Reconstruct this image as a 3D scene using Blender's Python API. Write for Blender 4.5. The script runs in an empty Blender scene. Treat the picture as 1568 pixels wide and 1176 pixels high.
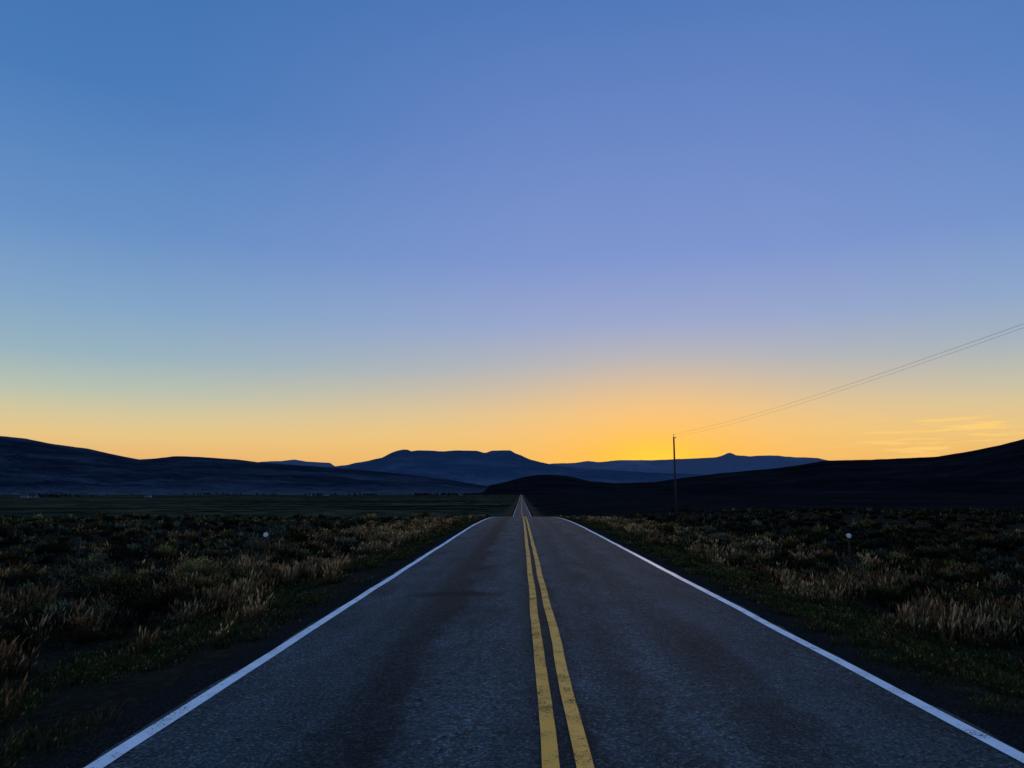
import bpy, math, numpy as np
from mathutils import Vector
rng=np.random.default_rng(7)
scene=bpy.context.scene
scene.view_settings.view_transform='Standard'
scene.view_settings.look='None'
scene.view_settings.exposure=0
R=math.radians
F=1136.0
SUN_AZ=R(10.3)   # clockwise from +Y (towards +X)
SUN_EL=R(3.2)

# ------------------------------------------------------------------ helpers
def srgb(r,g,b):
    f=lambda c:(c/255/12.92) if c/255<=0.04045 else ((c/255+0.055)/1.055)**2.4
    return (f(r),f(g),f(b),1)
def sstep(a,b,x):
    t=np.clip((np.asarray(x,float)-a)/(b-a),0,1); return t*t*(3-2*t)
def _h(ix,iy,s):
    v=np.sin(ix*127.1+iy*311.7+s*74.7)*43758.5453
    return v-np.floor(v)
def vn(x,y,s=0):
    x=np.asarray(x,float);y=np.asarray(y,float)
    ix=np.floor(x);iy=np.floor(y);fx=x-ix;fy=y-iy
    fx=fx*fx*(3-2*fx);fy=fy*fy*(3-2*fy)
    a=_h(ix,iy,s);b=_h(ix+1,iy,s);c=_h(ix,iy+1,s);d=_h(ix+1,iy+1,s)
    return (a*(1-fx)+b*fx)*(1-fy)+(c*(1-fx)+d*fx)*fy-0.5
def fbm(x,y,s=0,o=4):
    r=0;a=1
    for i in range(o):
        r=r+a*vn(x*2**i,y*2**i,s+i*3.3);a*=0.5
    return r
def prof(y):
    y=np.asarray(y,float)
    z=np.where(y<40,0,-0.00028*(np.clip(y,40,120)-40)**2)
    z=z-0.0448*(np.clip(y,120,205)-120)
    t=np.clip((y-205)/27,0,1)
    z=z-0.0448*27*(t-t*t/2)
    z=z+0.004*(np.clip(y,1000,2900)-1000)
    return z
def H(x,y):
    x=np.asarray(x,float);y=np.asarray(y,float)
    p=prof(y);ax=np.abs(x)
    rs=sstep(9,45,x)*(1-sstep(350,900,y))
    p=np.where(p<0,p*(1-0.62*rs),p)
    e=-0.03-0.5*sstep(3.9,7.0,ax)
    n=0.10*fbm(x/2.5,y/2.5,1)*sstep(4.2,8,ax)+0.5*fbm(x/17,y/17,5,2)*sstep(7,25,ax)
    far=sstep(250,700,y)*sstep(15,120,ax)
    n=n+far*(1.6*vn(x/260,y/200,9))
    return p+e+n
def mesh_obj(name,verts,faces_flat,nside,mat=None,cols=None,smooth=False,parent=None):
    me=bpy.data.meshes.new(name)
    verts=np.asarray(verts,np.float32).reshape(-1,3)
    ff=np.asarray(faces_flat,np.int32).ravel()
    nf=len(ff)//nside
    me.vertices.add(len(verts));me.vertices.foreach_set('co',verts.ravel())
    me.loops.add(len(ff));me.loops.foreach_set('vertex_index',ff)
    me.polygons.add(nf)
    me.polygons.foreach_set('loop_start',np.arange(0,len(ff),nside,dtype=np.int32))
    me.polygons.foreach_set('loop_total',np.full(nf,nside,np.int32))
    me.update(calc_edges=True)
    if smooth: me.polygons.foreach_set('use_smooth',np.ones(nf,bool))
    if cols is not None:
        a=me.color_attributes.new('col','FLOAT_COLOR','POINT')
        c=np.ones((len(verts),4),np.float32);c[:,:3]=cols
        a.data.foreach_set('color',c.ravel())
    ob=bpy.data.objects.new(name,me);scene.collection.objects.link(ob)
    if mat: me.materials.append(mat)
    if parent: ob.parent=parent
    return ob
def grid_obj(name,X,Y,Z,mat,smooth=True,cols=None):
    n,m=X.shape
    v=np.stack([X,Y,Z],-1).reshape(-1,3)
    i=np.arange(n*m).reshape(n,m)
    f=np.stack([i[:-1,:-1],i[:-1,1:],i[1:,1:],i[1:,:-1]],-1).reshape(-1,4)
    return mesh_obj(name,v,f,4,mat,cols,smooth)
class NT:
    def __init__(s,tree): s.t=tree;s.n=tree.nodes;s.l=tree.links
    def new(s,typ,**kw):
        n=s.n.new(typ)
        for k,v in kw.items(): setattr(n,k,v)
        return n
    def link(s,a,b): s.l.new(a,b)
    def inp(s,sock,v):
        if hasattr(v,'is_output'): s.l.new(v,sock)
        else: sock.default_value=v
    def math(s,op,a,b=0.0,c=None,clamp=False):
        n=s.new('ShaderNodeMath',operation=op,use_clamp=clamp)
        s.inp(n.inputs[0],a);s.inp(n.inputs[1],b)
        if c is not None:s.inp(n.inputs[2],c)
        return n.outputs[0]
    def mix(s,f,a,b,bt='MIX'):
        n=s.new('ShaderNodeMix',data_type='RGBA',blend_type=bt)
        s.inp(n.inputs[0],f);s.inp(n.inputs[6],a);s.inp(n.inputs[7],b)
        return n.outputs[2]
    def mr(s,v,a,b,c=0.0,d=1.0,it='LINEAR'):
        n=s.new('ShaderNodeMapRange',interpolation_type=it)
        s.inp(n.inputs[0],v)
        for i,q in enumerate((a,b,c,d)): n.inputs[i+1].default_value=q
        return n.outputs[0]
    def ramp(s,f,stops,interp='LINEAR'):
        n=s.new('ShaderNodeValToRGB');s.inp(n.inputs[0],f)
        cr=n.color_ramp;cr.interpolation=interp
        while len(cr.elements)<len(stops): cr.elements.new(0.5)
        for e,(p,c) in zip(cr.elements,stops):
            e.position=p;e.color=c if len(c)==4 else (*c,1)
        return n.outputs[0]
    def noise(s,vec,scale,detail=4,rough=0.55,sc=None):
        if sc is not None:
            m=s.new('ShaderNodeMapping');s.link(vec,m.inputs[0]);m.inputs['Scale'].default_value=sc;vec=m.outputs[0]
        n=s.new('ShaderNodeTexNoise');s.link(vec,n.inputs['Vector'])
        n.inputs['Scale'].default_value=scale;n.inputs['Detail'].default_value=detail;n.inputs['Roughness'].default_value=rough
        return n.outputs[0]
def newmat(name,rough=0.9,spec=0.2):
    m=bpy.data.materials.new(name);m.use_nodes=True
    t=NT(m.node_tree);b=m.node_tree.nodes['Principled BSDF']
    b.inputs['Roughness'].default_value=rough;b.inputs['Specular IOR Level'].default_value=spec
    return m,t,b
def geopos(t): return t.new('ShaderNodeNewGeometry').outputs['Position']
def simple(name,c,rough=0.8,var=0.25,scale=8,metal=0.0,spec=0.3):
    m,t,b=newmat(name,rough,spec)
    p=t.new('ShaderNodeTexCoord').outputs['Object']
    n=t.noise(p,scale,5)
    lo=tuple(x*(1-var) for x in c)+(1,);hi=tuple(min(1,x*(1+var)) for x in c)+(1,)
    t.link(t.ramp(n,[(0.3,lo),(0.7,hi)]),b.inputs['Base Color']);b.inputs['Metallic'].default_value=metal
    return m

# ------------------------------------------------------------------ world
w=bpy.data.worlds.new("World");scene.world=w;w.use_nodes=True
t=NT(w.node_tree);t.n.clear()
out=t.new('ShaderNodeOutputWorld');bg=t.new('ShaderNodeBackground')
t.link(bg.outputs[0],out.inputs[0])
d=t.new('ShaderNodeTexCoord').outputs['Generated']
sep=t.new('ShaderNodeSeparateXYZ');t.link(d,sep.inputs[0])
x,y,z=sep.outputs
el=t.math('ARCSINE',z);elf=t.math('MULTIPLY',el,2/math.pi,clamp=True)
hl=t.math('SQRT',t.math('ADD',t.math('MULTIPLY',x,x),t.math('ADD',t.math('MULTIPLY',y,y),1e-6)))
ca=t.math('DIVIDE',t.math('ADD',t.math('MULTIPLY',x,math.sin(SUN_AZ)),t.math('MULTIPLY',y,math.cos(SUN_AZ))),hl)
ang=t.math('ARCCOSINE',t.math('MINIMUM',ca,1.0))
def stops(l): return [(dg/90,srgb(*c)) for dg,c in l]
near=t.ramp(elf,stops([(0,(236,174,92)),(3,(242,188,104)),(4.6,(240,195,122)),(6.2,(228,195,143)),(8,(204,188,166)),(10,(177,180,187)),(13,(152,167,206)),(18,(126,150,208)),(27,(105,135,198)),(36,(80,120,186)),(60,(88,130,192)),(90,(98,140,198))]))
far=t.ramp(elf,stops([(0,(222,162,104)),(2.6,(234,184,116)),(4,(232,198,134)),(5.5,(212,199,157)),(7,(185,194,176)),(9.5,(152,179,192)),(13,(130,165,200)),(18,(104,145,198)),(27,(74,123,186)),(36,(64,113,176)),(60,(83,127,187)),(90,(98,140,198))]))
anti=t.ramp(elf,stops([(0,(85,105,150)),(8,(125,125,165)),(16,(120,140,190)),(35,(105,140,195)),(60,(95,135,190)),(90,(98,140,198))]))
s1=t.mr(ang,R(44),R(4),0,1,'SMOOTHSTEP')
s2=t.mr(ca,-0.1,0.62,0,1,'SMOOTHSTEP')
col=t.mix(s2,anti,t.mix(s1,far,near))
def glow(sa,se,e0):
    u=t.math('DIVIDE',ang,R(sa));v=t.math('DIVIDE',t.math('SUBTRACT',el,R(e0)),R(se))
    q=t.math('ADD',t.math('MULTIPLY',u,u),t.math('MULTIPLY',v,v))
    return t.math('EXPONENT',t.math('MULTIPLY',q,-1.0))
col=t.mix(t.math('MULTIPLY',glow(9,5.4,2.4),0.85),col,srgb(255,192,104))
col=t.mix(t.math('MULTIPLY',glow(7,2.1,2.2),0.88),col,srgb(255,184,36))
col=t.mix(t.math('MULTIPLY',glow(3.4,1.6,2.4),0.8),col,(1.15,0.66,0.05,1))
cn=t.noise(d,5.0,6,0.6,sc=(2.2,2.2,26))
band=t.math('MULTIPLY',t.mr(el,R(2.0),R(3.2),0,1,'SMOOTHSTEP'),t.mr(el,R(4.4),R(6.0),1,0,'SMOOTHSTEP'))
azm=t.mr(t.math('DIVIDE',x,hl),0.34,0.5,0,1,'SMOOTHSTEP')
cm=t.math('MULTIPLY',t.math('MULTIPLY',t.mr(cn,0.50,0.62,0,1,'SMOOTHSTEP'),band),azm)
col=t.mix(t.math('MULTIPLY',cm,0.9),col,srgb(255,208,118))
sky=t.new('ShaderNodeTexSky',sky_type='NISHITA');sky.sun_disc=False
sky.sun_elevation=SUN_EL;sky.sun_rotation=SUN_AZ
sky.air_density=1.0;sky.dust_density=1.0;sky.ozone_density=2.0
ns=t.mix(1.0,sky.outputs[0],(0.05,0.05,0.05,1),'MULTIPLY')
col=t.mix(0.04,col,ns)
t.link(col,bg.inputs[0]);bg.inputs[1].default_value=1.03

sl=bpy.data.lights.new('sun','SUN');sl.energy=0.45;sl.angle=R(2.0);sl.color=(1.0,0.74,0.48);sl.specular_factor=0.1
so=bpy.data.objects.new('sun',sl);scene.collection.objects.link(so)
sd=(math.sin(SUN_AZ)*math.cos(SUN_EL),math.cos(SUN_AZ)*math.cos(SUN_EL),math.sin(SUN_EL))
so.rotation_euler=Vector(sd).to_track_quat('Z','Y').to_euler();so.location=(300,1500,120)

# ------------------------------------------------------------------ ground
ys=np.concatenate([np.arange(-14,60,0.4),np.arange(60,260,1.5)])
q=[260.0]
while q[-1]<26000: q.append(q[-1]*1.022)
ys=np.concatenate([ys,q])
xp=np.concatenate([np.arange(0,14,0.35),np.arange(14,50,1.2)])
q=[50.0]
while q[-1]<26000: q.append(q[-1]*1.07)
xp=np.concatenate([xp,q]);xs=np.concatenate([-xp[:0:-1],xp])
X,Y=np.meshgrid(xs,ys)
m,t,b=newmat('ground_mat',1.0,0.0)
p=geopos(t);sp=t.new('ShaderNodeSeparateXYZ');t.link(p,sp.inputs[0])
ax=t.math('ABSOLUTE',sp.outputs[0])
n1=t.noise(p,0.6,6,0.6);n2=t.noise(p,9,6,0.7);n3=t.noise(p,0.006,6,0.62,sc=(0.35,1.6,1));n4=t.noise(p,0.06,7,0.75,sc=(1,0.4,1))
n5=t.noise(p,0.0022,5,0.6,sc=(0.4,2.6,1))
soil=t.ramp(n1,[(0.35,(0.012,0.011,0.008)),(0.65,(0.030,0.026,0.016))])
soil=t.mix(t.mr(n2,0.5,0.75),soil,(0.055,0.048,0.034,1))
fieldL=t.ramp(n3,[(0.38,(0.010,0.012,0.011)),(0.47,(0.022,0.026,0.015)),(0.53,(0.075,0.078,0.030)),(0.58,(0.040,0.038,0.026)),(0.66,(0.012,0.014,0.012))])
fieldL=t.mix(t.mr(n5,0.50,0.56),fieldL,t.mix(t.mr(n3,0.4,0.6),(0.05,0.055,0.03,1),(0.085,0.08,0.05,1)))
fieldR=t.ramp(n3,[(0.40,(0.007,0.007,0.009)),(0.60,(0.022,0.019,0.017))])
field=t.mix(t.mr(sp.outputs[0],-20,20),fieldL,fieldR)
field=t.mix(t.mr(n4,0.44,0.58,0,0.8),field,(0.006,0.007,0.007,1))
vfar=t.mr(sp.outputs[1],110,240)
c=t.mix(vfar,soil,field)
grav=t.ramp(t.noise(p,45,3,0.7),[(0.35,(0.008,0.008,0.008)),(0.6,(0.026,0.025,0.023)),(0.74,(0.10,0.095,0.085))])
sh=t.mr(t.math('ADD',ax,t.math('MULTIPLY',n1,0.9)),4.2,4.6,1,0)
c=t.mix(sh,c,grav)
ver=t.math('MULTIPLY',t.mr(ax,4.0,4.8),t.mr(t.math('ADD',ax,t.math('MULTIPLY',n4,5)),8,13,1,0))
c=t.mix(t.math('MULTIPLY',t.math('MULTIPLY',ver,vfar),0.75),c,(0.095,0.062,0.033,1))
t.link(c,b.inputs['Base Color'])
bp=t.new('ShaderNodeBump');bp.inputs['Strength'].default_value=0.8;bp.inputs['Distance'].default_value=0.05
t.link(n2,bp.inputs['Height']);t.link(bp.outputs[0],b.inputs['Normal'])
grid_obj('ground',X,Y,H(X,Y),m)

# ------------------------------------------------------------------ road
yr=ys[ys<3300]
def strip(name,x0,x1,dz,mat,nx=2,wob=0.0):
    xx=np.linspace(x0,x1,nx);XX,YY=np.meshgrid(xx,yr)
    if wob:
        w0=wob*fbm(yr/2.2,yr*0+x0*7,3)
        XX=XX+w0[:,None]
    crown=-0.012*np.abs(XX)
    return grid_obj(name,XX,YY,prof(YY)+dz+crown+0.03,mat)
m,t,b=newmat('asphalt',0.95,0.04)
p=geopos(t);sp=t.new('ShaderNodeSeparateXYZ');t.link(p,sp.inputs[0])
a1=t.noise(p,30,4,0.85);a2=t.noise(p,1.2,6,0.65,sc=(1,0.3,1));a3=t.noise(p,7,5,0.75)
agg=t.ramp(a1,[(0.32,(0.010,0.014,0.015)),(0.47,(0.036,0.048,0.052)),(0.57,(0.068,0.088,0.096)),(0.68,(0.25,0.30,0.32))])
wx=t.math('ADD',sp.outputs[0],t.math('MULTIPLY',t.math('SUBTRACT',a2,0.5),1.1))
G=lambda v:(v,v,v)
lanes=t.ramp(t.mr(wx,-4,4),[(0.0,G(.75)),(0.08,G(1)),(0.16,G(1.12)),(0.205,G(.85)),(0.235,G(.88)),(0.265,G(.5)),(0.31,G(.46)),(0.35,G(.9)),(0.42,G(1.15)),(0.455,G(1.0)),(0.485,G(.45)),(0.515,G(.5)),(0.545,G(1.08)),(0.60,G(.78)),(0.66,G(1.15)),(0.70,G(.74)),(0.745,G(.78)),(0.80,G(1.12)),(0.86,G(.85)),(1,G(.8))])
c=t.mix(1.0,agg,lanes,'MULTIPLY')
c=t.mix(1.0,c,t.ramp(a2,[(0.32,G(.6)),(0.68,G(1.4))]),'MULTIPLY')
c=t.mix(1.0,c,t.ramp(a3,[(0.3,G(.65)),(0.7,G(1.35))]),'MULTIPLY')
ty=t.math('ADD',sp.outputs[1],t.math('MULTIPLY',a2,1.6))
seal=t.math('MULTIPLY',t.mr(t.math('ABSOLUTE',t.math('SUBTRACT',ty,15.6)),0.15,0.45,1,0),t.mr(t.math('ABSOLUTE',t.math('ADD',sp.outputs[0],1.6)),0.5,1.1,1,0))
c=t.mix(t.math('MULTIPLY',seal,0.8),c,(0.010,0.013,0.015,1))
vo=t.new('ShaderNodeTexVoronoi',feature='DISTANCE_TO_EDGE');mp=t.new('ShaderNodeMapping');t.link(p,mp.inputs[0])
mp.inputs['Scale'].default_value=(0.5,0.16,1)
wv=t.new('ShaderNodeVectorMath',operation='ADD');t.link(mp.outputs[0],wv.inputs[0])
nz=t.new('ShaderNodeTexNoise');t.link(p,nz.inputs['Vector']);nz.inputs['Scale'].default_value=2.5
sc=t.new('ShaderNodeVectorMath',operation='SCALE');t.link(nz.outputs['Color'],sc.inputs[0]);sc.inputs['Scale'].default_value=0.25
t.link(sc.outputs[0],wv.inputs[1]);t.link(wv.outputs[0],vo.inputs['Vector'])
crk=t.math('MULTIPLY',t.mr(vo.outputs['Distance'],0.004,0.014,1,0),t.mr(a2,0.44,0.54))
c=t.mix(t.math('MULTIPLY',crk,0.8),c,(0.006,0.008,0.009,1))
t.link(c,b.inputs['Base Color'])
bp=t.new('ShaderNodeBump');bp.inputs['Strength'].default_value=0.7;bp.inputs['Distance'].default_value=0.008
t.link(a1,bp.inputs['Height']);t.link(bp.outputs[0],b.inputs['Normal'])
road=bpy.data.objects.new('road',None);scene.collection.objects.link(road)
o=strip('asphalt_surface',-3.62,3.62,0.0,m,41)
co=np.empty(len(o.data.vertices)*3,np.float32);o.data.vertices.foreach_get('co',co);co=co.reshape(-1,41,3)
co[:,0,0]+=0.14*fbm(yr*1.3,yr*0,2);co[:,-1,0]+=0.14*fbm(yr*1.3,yr*0,12);co[:,0,2]-=0.03;co[:,-1,2]-=0.03
o.data.vertices.foreach_set('co',co.ravel());o.parent=road
def paint(name,c,dark,wear):
    m,t,b=newmat(name,0.6,0.3)
    p=geopos(t);a=t.noise(p,40,5,0.8);a2=t.noise(p,3,5,0.6)
    cc=t.mix(t.mr(a2,0.35,0.75),(*c,1),(*dark,1));t.link(cc,b.inputs['Base Color'])
    al=t.mr(t.math('ADD',a,t.math('MULTIPLY',a2,0.5)),wear,wear+0.07,1,0)
    t.link(al,b.inputs['Alpha'])
    bp=t.new('ShaderNodeBump');bp.inputs['Strength'].default_value=0.5;bp.inputs['Distance'].default_value=0.004
    t.link(a,bp.inputs['Height']);t.link(bp.outputs[0],b.inputs['Normal'])
    return m
wp=paint('white_paint',(0.88,0.88,0.88),(0.68,0.68,0.69),0.84)
yp=paint('yellow_paint',(1.0,0.42,0.018),(0.78,0.32,0.02),0.81)
for nm,a,bb,mt in (('edge_line_left',-3.47,-3.33,wp),('edge_line_right',3.33,3.47,wp),('centre_line_left',-0.18,-0.055,yp),('centre_line_right',0.055,0.18,yp)):
    o=strip(nm,a,bb,0.006,mt,2,0.03);o.parent=road

# ------------------------------------------------------------------ ridges
def rock(name,lo,hi,scale,stretch=(1,1,3),valley_haze=None):
    m,t,b=newmat(name,1.0,0.0)
    p=geopos(t);n=t.noise(p,scale,8,0.6,sc=stretch);n2=t.noise(p,scale*7,5,0.65,sc=stretch)
    f=t.math('ADD',t.math('MULTIPLY',n,0.7),t.math('MULTIPLY',n2,0.3))
    c=t.ramp(f,[(0.38,lo),(0.50,tuple((a+c)/2*0.8 for a,c in zip(lo,hi))),(0.64,hi)])
    if valley_haze:  # distance haze painted into the lower slopes' colour, together with pale grassland
        vc,z0,z1=valley_haze
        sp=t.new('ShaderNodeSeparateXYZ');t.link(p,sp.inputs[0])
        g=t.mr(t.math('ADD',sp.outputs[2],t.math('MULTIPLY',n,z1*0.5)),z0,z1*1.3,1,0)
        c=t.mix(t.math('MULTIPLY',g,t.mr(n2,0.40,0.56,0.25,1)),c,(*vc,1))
    t.link(c,b.inputs['Base Color'])
    return m
def ridge(name,D,tab,mat,foot=0.55,power=1.6,rough=0.004,gully=0.08,cliff=0.0,seed=0,nc=700,nr=46,zf=-14):
    tab=np.array(tab,float)
    bx=tab[:,0]-798;rz=757-tab[:,1]
    B=np.linspace(bx[0],bx[-1],nc)
    Zr=np.interp(B,bx,rz)
    k=np.array([1,2,3,2,1])/9;pad=np.pad(Zr,2,'edge');Zr=np.convolve(pad,k,'valid')
    Zr=Zr+rough*100*fbm(B/14,B*0,seed+4,4)
    crest=D*Zr/F+1.93
    tt=np.linspace(0,1,nr)
    T,BB=np.meshgrid(tt,B,indexing='ij')
    dist=D*(foot+(1-foot)*T)
    shape=T**power
    if cliff>0: shape=shape*(1-cliff)+cliff*sstep(0.90,1.0,T)
    Zg=zf+(crest[None,:]-zf)*shape
    xx=BB*dist/F
    g=fbm(xx/(D*0.03),dist/(D*0.09),seed+20,5)
    amp=gully*np.maximum(crest-zf,0)[None,:]*np.sin(np.pi*T)**0.8
    Zg=Zg+g*amp
    rb=[]
    for s in (1.06,1.2,1.5):
        rb.append((BB[-1]*D*s/F, np.full(nc,D*s), zf+(crest-zf)*(1-(s-1)*2)*0.9))
    XX=np.vstack([xx]+[r[0][None] for r in rb]);YY=np.vstack([dist]+[r[1][None] for r in rb]);ZZ=np.vstack([Zg]+[r[2][None] for r in rb])
    return grid_obj(name,XX,YY,ZZ,mat)
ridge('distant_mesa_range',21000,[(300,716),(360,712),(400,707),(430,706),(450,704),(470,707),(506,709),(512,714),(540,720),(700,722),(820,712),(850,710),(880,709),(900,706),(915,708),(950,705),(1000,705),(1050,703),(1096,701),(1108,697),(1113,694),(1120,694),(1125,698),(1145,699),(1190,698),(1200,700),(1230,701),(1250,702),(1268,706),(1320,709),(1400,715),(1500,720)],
      rock('hazy_distant_range_rock',(0.090,0.125,0.185),(0.12,0.16,0.225),0.0004),foot=0.6,seed=3,rough=0.006,cliff=0.2)  # bluish colours carry distance haze painted into the rock
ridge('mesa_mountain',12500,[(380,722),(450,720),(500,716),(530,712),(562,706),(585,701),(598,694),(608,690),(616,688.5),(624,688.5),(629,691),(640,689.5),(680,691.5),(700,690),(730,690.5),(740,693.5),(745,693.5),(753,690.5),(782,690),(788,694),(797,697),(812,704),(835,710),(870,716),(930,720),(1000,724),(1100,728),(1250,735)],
      rock('hazy_mesa_rock',(0.032,0.058,0.105),(0.062,0.10,0.155),0.0012,(1,1,6),((0.13,0.165,0.20),60,230)),foot=0.42,power=1.9,cliff=0.12,seed=8,rough=0.006,gully=0.16)  # blue haze of distance painted into the rock colour, paler low down
ridge('sagebrush_hills',5200,[(-500,640),(-250,650),(-100,660),(0,668),(30,671),(70,679),(130,687),(165,695),(210,703.5),(235,702),(265,698.5),(300,699.5),(360,703.5),(400,708.5),(450,712),(510,716),(600,724),(680,733),(740,743),(800,752)],
      rock('hazy_sage_hill_soil',(0.008,0.012,0.023),(0.045,0.062,0.088),0.0028,(0.5,1.6,5),((0.085,0.105,0.125),5,45)),foot=0.5,power=1.9,seed=5,gully=0.15,rough=0.003)  # last colour paints pale haze and grassland onto the lower slopes
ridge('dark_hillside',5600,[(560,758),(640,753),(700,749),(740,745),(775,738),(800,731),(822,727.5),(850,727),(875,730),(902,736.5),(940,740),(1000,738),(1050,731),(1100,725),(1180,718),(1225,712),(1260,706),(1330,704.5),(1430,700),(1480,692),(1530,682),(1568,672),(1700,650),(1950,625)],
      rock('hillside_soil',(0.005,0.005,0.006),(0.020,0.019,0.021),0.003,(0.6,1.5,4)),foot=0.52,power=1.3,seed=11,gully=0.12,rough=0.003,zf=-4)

# ------------------------------------------------------------------ vegetation
def vegmat(name,tr=0.35):
    m=bpy.data.materials.new(name);m.use_nodes=True;t=NT(m.node_tree);t.n.clear()
    o=t.new('ShaderNodeOutputMaterial');a=t.new('ShaderNodeAttribute',attribute_name='col')
    df=t.new('ShaderNodeBsdfDiffuse');tl=t.new('ShaderNodeBsdfTranslucent');mx=t.new('ShaderNodeMixShader')
    t.link(a.outputs['Color'],df.inputs[0]);t.link(a.outputs['Color'],tl.inputs[0])
    mx.inputs[0].default_value=tr;t.link(df.outputs[0],mx.inputs[1]);t.link(tl.outputs[0],mx.inputs[2]);t.link(mx.outputs[0],o.inputs[0])
    return m
def blades(name,tx,ty,th,nb,spread,cols,mat,plume=0.5,wbase=0.004,lean=0.35):
    idx=np.repeat(np.arange(len(tx)),nb);N=len(idx)
    a=rng.uniform(0,2*np.pi,N);r=spread[idx]*np.sqrt(rng.uniform(0,1,N))
    bx=tx[idx]+r*np.cos(a);by=ty[idx]+r*np.sin(a);bz=H(bx,by)-0.02
    d=np.hypot(bx,by)
    h=th[idx]*rng.uniform(0.45,1.1,N)
    la=a+rng.normal(0,0.7,N);lm=h*lean*rng.uniform(0.1,1.0,N)
    lx=np.cos(la)*lm+h*0.06;ly=np.sin(la)*lm
    wd=np.maximum(wbase*rng.uniform(.7,1.4,N),0.00042*d)
    fa=rng.uniform(0,np.pi,N);px=np.cos(fa)*wd;py=np.sin(fa)*wd
    isp=rng.uniform(0,1,N)<plume
    wp_=np.where(isp,2.6,0.6)
    def pt(f,ws,sgn): return np.stack([bx+lx*f**1.8+sgn*px*ws,by+ly*f**1.8+sgn*py*ws,bz+h*(f-0.12*f*f*lean)],-1)
    one=np.ones(N)
    V=np.stack([pt(0,one,-1),pt(0,one,1),pt(.68,one*0.6,-1),pt(.68,one*0.6,1),pt(.82,wp_,-1),pt(.82,wp_,1),pt(1,one*0,0)],1)
    base=(np.arange(N)*7)[:,None]
    Fc=base+np.array([[0,1,3, 0,3,2, 2,3,5, 2,5,4, 4,5,6]])
    c=cols[idx]*rng.uniform(.5,1.5,N)[:,None]
    C=np.repeat(c[:,None,:],7,1)
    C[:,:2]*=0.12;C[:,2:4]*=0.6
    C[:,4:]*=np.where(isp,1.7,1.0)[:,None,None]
    return mesh_obj(name,V.reshape(-1,3),Fc.ravel(),3,mat,np.clip(C,0,.55).reshape(-1,3))
gm=vegmat('dry_grass_blades',0.4)
def verge(n,side,x0,x1,thr):
    y=np.exp(rng.uniform(np.log(3),np.log(150),n*4))
    xc=rng.beta(1.5,1.8,n*4)*(x1-x0)+x0
    x_=side*xc
    keep=(fbm(x_/1.1,y/1.9,31+side)+rng.uniform(-.16,.16,n*4)+0.004*np.minimum(y,60)>thr)&(np.abs(x_)<0.8*y+3)
    return x_[keep][:n],y[keep][:n]
tx=[];ty=[]
for sd_,x0,x1,n,thr in ((-1,5.6,12.0,1900,.16),(1,6.3,11.4,2000,.12),(-1,4.5,8,450,.30),(1,5.0,9,450,.30)):
    a,b_=verge(n,sd_,x0,x1,thr);tx.append(a);ty.append(b_)
tx=np.concatenate(tx);ty=np.concatenate(ty);n=len(tx)
tan=np.array([0.30,0.195,0.088]);brn=np.array([0.14,0.078,0.034]);olv=np.array([0.070,0.078,0.032])
u=rng.uniform(0,1,(n,1));cc=np.where(u<.42,tan,np.where(u<.72,brn,olv))*rng.uniform(.3,1.15,(n,1))
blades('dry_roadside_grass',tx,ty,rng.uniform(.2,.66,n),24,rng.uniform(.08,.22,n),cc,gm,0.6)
n=12000
y=np.exp(rng.uniform(np.log(2.5),np.log(120),n));s=np.where(rng.uniform(0,1,n)<.5,-1,1);x_=s*(3.85+3.2*rng.uniform(0,1,n)**0.85)
k=(fbm(x_/1.2,y/2,77)+0.15*(np.abs(x_)-4.2)>-0.10)&(np.abs(x_)<0.8*y+3);x_=x_[k];y=y[k];n=len(x_)
gc=np.where(rng.uniform(0,1,(n,1))<.75,np.array([0.052,0.074,0.022]),np.array([0.12,0.086,0.04]))*rng.uniform(.4,1.3,(n,1))
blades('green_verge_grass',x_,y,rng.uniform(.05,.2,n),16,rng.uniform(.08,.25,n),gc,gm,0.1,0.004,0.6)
n=4500
y=np.exp(rng.uniform(np.log(8),np.log(170),n));x_=rng.uniform(-1,1,n)*(0.8*y+5)
k=(np.abs(x_)>9)&(fbm(x_/5,y/7,99)>0.04);x_=x_[k];y=y[k];n=len(x_)
gc=np.where(rng.uniform(0,1,(n,1))<.4,tan*.6,olv)*rng.uniform(.4,1.3,(n,1))
blades('rangeland_grass',x_,y,rng.uniform(.2,.5,n),18,rng.uniform(.1,.35,n),gc,gm,0.4)

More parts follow.
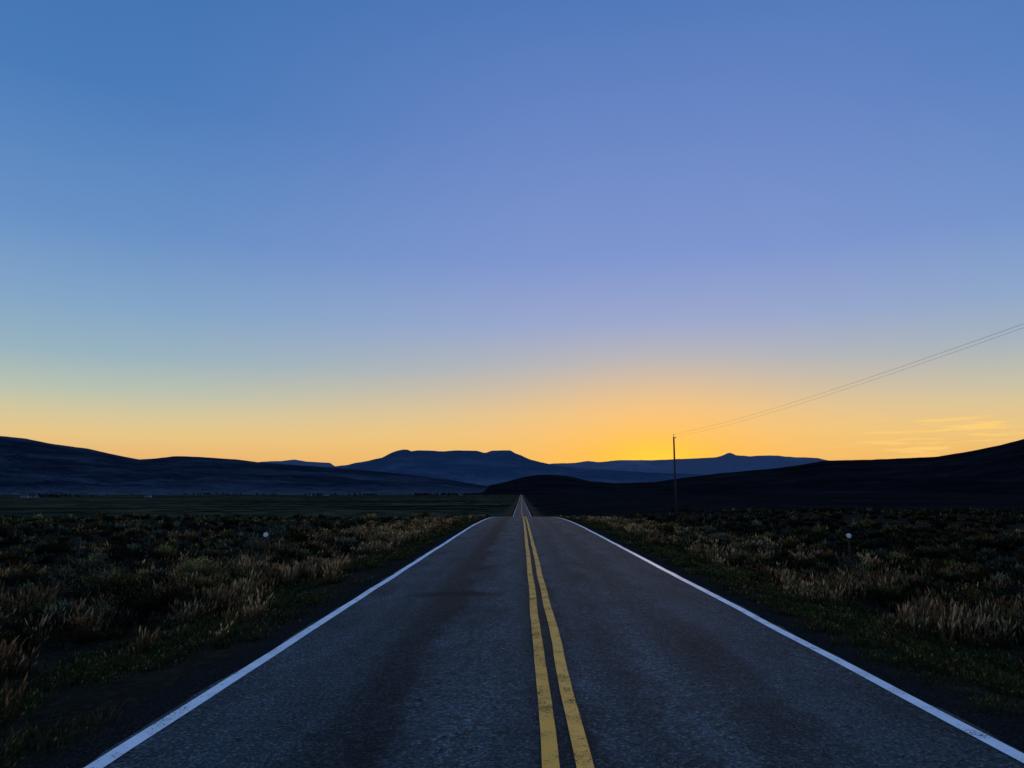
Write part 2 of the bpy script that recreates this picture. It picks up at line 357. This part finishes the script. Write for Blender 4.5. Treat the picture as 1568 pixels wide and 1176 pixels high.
def shrubs(name,n,seed,ymax,mat):
    y=np.exp(rng.uniform(np.log(6),np.log(ymax),n));x_=rng.uniform(-1,1,n)*(0.8*y+6)
    k=(np.abs(x_)>7.2)&(np.where(x_<0,fbm(x_/6,y/9,seed)>-0.16,fbm(x_/6,y/9,seed)>-0.28));x_=x_[k];y=y[k];n=len(x_)
    R_=rng.uniform(.22,.6,n)*np.where(rng.uniform(0,1,n)<.14,1.55,1);hh=R_*rng.uniform(.7,1.25,n)
    d=np.hypot(x_,y);z=H(x_,y)
    cnt=np.clip(7000/d*R_*2,18,650).astype(int)
    idx=np.repeat(np.arange(n),cnt);N=len(idx)
    L=7
    la=rng.uniform(0,2*np.pi,(n,L));lr=rng.uniform(.15,.7,(n,L));lz=rng.uniform(.25,.85,(n,L));ls=rng.uniform(.22,.42,(n,L))
    li=rng.integers(0,L,N)
    dirv=rng.normal(0,1,(N,3));dirv/=np.linalg.norm(dirv,axis=1)[:,None];dirv[:,2]=np.abs(dirv[:,2])*1.1-.25
    rad=rng.uniform(.35,1.12,N)**.6
    s_=ls[idx,li]*rad
    px=x_[idx]+R_[idx]*(np.cos(la[idx,li])*lr[idx,li]+dirv[:,0]*s_)
    py=y[idx]+R_[idx]*(np.sin(la[idx,li])*lr[idx,li]+dirv[:,1]*s_)
    zl=np.clip(lz[idx,li]*(1-.4*lr[idx,li])+dirv[:,2]*s_,0.02,1.4)
    pz=z[idx]+hh[idx]*zl
    sz=np.clip(0.0022*d[idx],0.013,0.28)*rng.uniform(.7,1.5,N)*np.where(d[idx]>60,.8,1)
    a=rng.uniform(0,2*np.pi,N)
    up=np.stack([dirv[:,0]*.7+rng.normal(0,.35,N),dirv[:,1]*.7+rng.normal(0,.35,N),.8+rng.normal(0,.35,N)],-1)*sz[:,None]*1.6
    sd2=np.stack([np.cos(a),np.sin(a),rng.normal(0,.3,N)],-1)*sz[:,None]*.4
    P=np.stack([px,py,pz],-1)
    V=np.stack([P-sd2,P+sd2,P+up],1)
    kind=rng.uniform(0,1,n)
    base=np.where(kind[:,None]<.66,np.array([.050,.060,.042]),np.where(kind[:,None]<.86,np.array([.078,.080,.034]),np.array([.075,.052,.028])))
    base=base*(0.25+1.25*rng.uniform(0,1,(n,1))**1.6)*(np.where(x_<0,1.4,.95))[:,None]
    c=base[idx]*(0.06+1.15*np.clip(zl,0,1)**1.9)[:,None]*rng.uniform(.5,1.5,N)[:,None]  # occlusion shade painted in: leaf colour darkens towards the shrub base
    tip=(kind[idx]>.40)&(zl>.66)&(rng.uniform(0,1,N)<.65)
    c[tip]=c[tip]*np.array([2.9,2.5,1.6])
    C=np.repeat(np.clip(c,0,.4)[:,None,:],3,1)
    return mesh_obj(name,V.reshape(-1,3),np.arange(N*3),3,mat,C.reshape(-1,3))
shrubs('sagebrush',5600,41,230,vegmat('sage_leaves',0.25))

# ------------------------------------------------------------------ tubes
def tube_data(pts,rad,ns=8):
    pts=np.asarray(pts,float);rad=np.broadcast_to(rad,(len(pts),));V=[];Fs=[]
    for i,p_ in enumerate(pts):
        tdir=pts[min(i+1,len(pts)-1)]-pts[max(i-1,0)];tdir/=np.linalg.norm(tdir)
        ref=np.array([0,0,1.]) if abs(tdir[2])<.9 else np.array([1.,0,0])
        u=np.cross(tdir,ref);u/=np.linalg.norm(u);v=np.cross(tdir,u)
        for k in range(ns):
            an=2*np.pi*k/ns;V.append(p_+rad[i]*(np.cos(an)*u+np.sin(an)*v))
    for i in range(len(pts)-1):
        for k in range(ns):
            a=i*ns+k;b=i*ns+(k+1)%ns;Fs.append((a,b,b+ns,a+ns))
    Fs.append(tuple(range(ns))[::-1]);Fs.append(tuple(range((len(pts)-1)*ns,len(pts)*ns)))
    return V,Fs
def tubes(name,parts,mat,parent=None):
    V=[];Fs=[]
    for pts,rad,ns in parts:
        v,f=tube_data(pts,rad,ns);o=len(V);V+=[tuple(q) for q in v];Fs+=[tuple(i+o for i in ff) for ff in f]
    me=bpy.data.meshes.new(name);me.from_pydata(V,[],Fs);me.materials.append(mat)
    for p_ in me.polygons:p_.use_smooth=len(p_.vertices)==4
    ob=bpy.data.objects.new(name,me);scene.collection.objects.link(ob)
    if parent: ob.parent=parent
    return ob
wood=simple('weathered_pole_wood',(0.06,0.043,0.03),0.9,0.35,14)
steel=simple('galvanised_steel',(0.28,0.28,0.28),0.55,0.2,20,0.6)
wire=simple('aluminium_wire',(0.30,0.30,0.31),0.6,0.1,5,0.0)
porc=simple('porcelain',(0.25,0.2,0.17),0.3,0.1,5)
PX=21.3
poles=[(PX,105.0),(PX,-4.0)]
tops=[]
for i,(px,py) in enumerate(poles):
    e=bpy.data.objects.new('utility_pole',None);scene.collection.objects.link(e)
    zb=float(H(px,py));zt=zb-0.5+10.9
    if i==0: zt=1.93+89/F*105*0.985
    tubes('shaft',[([(px,py,zb-0.5),(px,py,(zb+zt)/2),(px,py,zt)],[.17,.145,.11],12)],wood,e)
    tubes('pole_top_pin',[([(px,py,zt-.3),(px,py,zt+.22)],.02,6)],steel,e)
    tubes('insulator',[([(px,py,zt+.18),(px,py,zt+.24),(px,py,zt+.3),(px,py,zt+.38)],[.05,.07,.06,.03],10)],porc,e)
    tubes('side_bracket',[([(px,py,zt-.15),(px+.30,py,zt-.12)],.025,6),([(px,py,zt-.4),(px+.28,py,zt-.13)],.018,6)],steel,e)
    tubes('side_insulator',[([(px+.30,py,zt-.14),(px+.30,py,zt-.06),(px+.30,py,zt+.02)],[.05,.06,.035],10)],porc,e)
    tops.append((px,py,zt,e))
def span(a,b,sag,n=40):
    a=np.array(a);b=np.array(b);s=np.linspace(0,1,n)[:,None];p_=a+(b-a)*s;p_[:,2]-=sag*4*(s[:,0]*(1-s[:,0]));return p_
A,B_=tops[0],tops[1]
tubes('power_lines',[(span((A[0],A[1],A[2]+.37),(B_[0],B_[1],B_[2]+.37),1.1),.0065,6),(span((A[0]+.30,A[1],A[2]+.01),(B_[0]+.30,B_[1],B_[2]+.52),1.15),.0055,6)],wire,A[3])

refl=simple('reflector_white',(0.88,0.88,0.88),0.35,0.03,5)
pst=simple('delineator_post_brown',(0.07,0.05,0.035),0.7,0.25,12)
def delineator(px,py,ztop):
    e=bpy.data.objects.new('delineator_post',None);scene.collection.objects.link(e)
    zb=float(H(px,py))-.15
    o=.030;th=.006
    prof_=[(-o,0),(-o+.012,0),(-o+.018,.022),(o-.018,.022),(o-.012,0),(o,0),(o,th),(o-.010,th),(o-.016,.022+th),(-o+.016,.022+th),(-o+.010,th),(-o,th)]
    V=[(px+a,py+b,zz) for zz in (zb,ztop) for a,b in prof_];n=len(prof_)
    Fs=[(i,(i+1)%n,(i+1)%n+n,i+n) for i in range(n)]+[tuple(range(n))[::-1],tuple(range(n,2*n))]
    me=bpy.data.meshes.new('channel_post');me.from_pydata(V,[],Fs);me.materials.append(pst)
    ob=bpy.data.objects.new('channel_post',me);scene.collection.objects.link(ob);ob.parent=e
    tubes('reflector_housing',[([(px,py-.002,ztop-.07),(px,py-.028,ztop-.07)],[.078,.078],24)],steel,e)
    tubes('reflector_lens',[([(px,py-.029,ztop-.07),(px,py-.036,ztop-.07),(px,py-.040,ztop-.07)],[.070,.064,.04],24)],refl,e)
delineator(-8.15,23.0,0.78)
delineator(9.6,23.0,0.76)

parts=[]
fx=-14.5
fy=np.arange(6,150,4.5)
for k_,yy in enumerate(fy):
    zb=float(H(fx,yy));dx=rng.normal(0,.04)
    parts.append(([(fx,yy,zb-.2),(fx+dx,yy+rng.normal(0,.03),zb+1.0)],.025 if k_%4 else .05,7))
for hz in (.3,.55,.75,.95):
    parts.append(([(fx,yy,float(H(fx,yy))+hz) for yy in fy],.002,4))
tubes('wire_fence',parts,simple('fence_wood',(0.025,0.022,0.018),0.9,.3,10))

# ------------------------------------------------------------------ distant farm and trees
wall=simple('house_wall_paint',(0.24,0.26,0.29),0.8,.1,1);roofm=simple('house_roof',(0.05,0.05,0.06),0.8,.2,1);glass=simple('window_glass',(0.02,0.02,0.03),0.2,.1,1);brown=simple('barn_wall',(0.05,0.035,0.03),0.9,.2,1)
def boxd(x0,x1,y0,y1,z0,z1):
    V=[(x0,y0,z0),(x1,y0,z0),(x1,y1,z0),(x0,y1,z0),(x0,y0,z1),(x1,y0,z1),(x1,y1,z1),(x0,y1,z1)]
    return V,[(0,3,2,1),(4,5,6,7),(0,1,5,4),(1,2,6,5),(2,3,7,6),(3,0,4,7)]
def pyd(name,V,Fs,mat,parent):
    me=bpy.data.meshes.new(name);me.from_pydata(V,[],Fs);me.materials.append(mat)
    ob=bpy.data.objects.new(name,me);scene.collection.objects.link(ob);ob.parent=parent;return ob
def house(name,bear,dist,L,W,h,wm,rz=0.0):
    px=bear*dist/F;e=bpy.data.objects.new(name,None);scene.collection.objects.link(e)
    e.location=(px,dist,float(H(px,dist))-.3);e.rotation_euler=(0,0,rz)
    V,Fs=boxd(-L/2,L/2,-W/2,W/2,0,h)
    V+=[(-L/2,0,h+W*.32),(L/2,0,h+W*.32)];Fs+=[(4,8,7),(5,6,9)]
    pyd('walls',V,Fs,wm,e)
    o=.4;r=h+W*.32
    V=[(-L/2-o,-W/2-o,h-.15),(L/2+o,-W/2-o,h-.15),(L/2+o,0,r+.12),(-L/2-o,0,r+.12),(-L/2-o,W/2+o,h-.15),(L/2+o,W/2+o,h-.15)]
    V+=[(a,b,c+.18) for a,b,c in V]
    pyd('roof',V,[(6,7,8,9),(9,8,11,10),(0,3,2,1),(3,4,5,2),(0,1,7,6),(4,10,11,5),(0,6,9,3),(3,9,10,4),(1,2,8,7),(2,5,11,8)],roofm,e)
    for k,xx in enumerate((-L*.3,L*.3)):
        V,Fs=boxd(xx-.6,xx+.6,-W/2-.04,-W/2-.01,1.0,2.2);pyd('window_%d'%(k+1),V,Fs,glass,e)
    V,Fs=boxd(-.5,.5,-W/2-.05,-W/2-.01,.3,2.3);pyd('door',V,Fs,brown,e)
house('farm_house',-298,2300,16,9,3.6,wall,.2)
house('farm_house',-322,2450,12,8,3.2,wall,-.3)
house('barn',-285,2400,22,12,5.5,brown,.5)
house('farm_house',-92,2600,14,9,3.4,wall,.1)
house('farm_house',-760,1500,14,8,3.0,wall,.3)
house('barn',-745,1550,18,10,4.0,wall,-.2)
house('farm_house',-570,1600,12,8,3.0,wall,.15)
house('barn',-640,1650,16,9,3.6,brown,-.1)
tv=[];tc=[]
for _ in range(170):
    gg=[(-150,2300,9),(-110,2500,8),(-300,2350,14),(-240,2400,12),(-720,1550,22),(-430,2500,60),(-60,2600,25)][rng.integers(0,7)]
    be=gg[0]+rng.normal(0,gg[2]);di=gg[1]*(1+rng.normal(0,.03));px=be*di/F;zb=float(H(px,di));hh=rng.uniform(4,10)
    nn=140
    dv=rng.normal(0,1,(nn,3));dv/=np.linalg.norm(dv,axis=1)[:,None];dv*=rng.uniform(.4,1,nn)[:,None]**.5
    P=np.stack([px+dv[:,0]*hh*.38,di+dv[:,1]*hh*.38,zb+hh*.55+dv[:,2]*hh*.45],-1)+rng.normal(0,.2,(nn,3))
    V=np.stack([P+rng.normal(0,.6,(nn,3)) for k in range(3)],1)
    tv.append(V.reshape(-1,3));tc.append(np.repeat(rng.uniform(.6,1.2,(nn,1)),3,0)*np.array([.022,.027,.02]))
tv=np.concatenate(tv);mesh_obj('distant_trees',tv,np.arange(len(tv)),3,vegmat('tree_leaves',.2),np.concatenate(tc))

# ------------------------------------------------------------------ camera
cam=bpy.data.cameras.new('camera');co_=bpy.data.objects.new('camera',cam);scene.collection.objects.link(co_)
cam.lens=26;cam.sensor_width=36;cam.clip_start=.05;cam.clip_end=80000
co_.location=(-0.33,0,1.93);co_.rotation_euler=(R(98.5),0,R(0.7))
scene.camera=co_
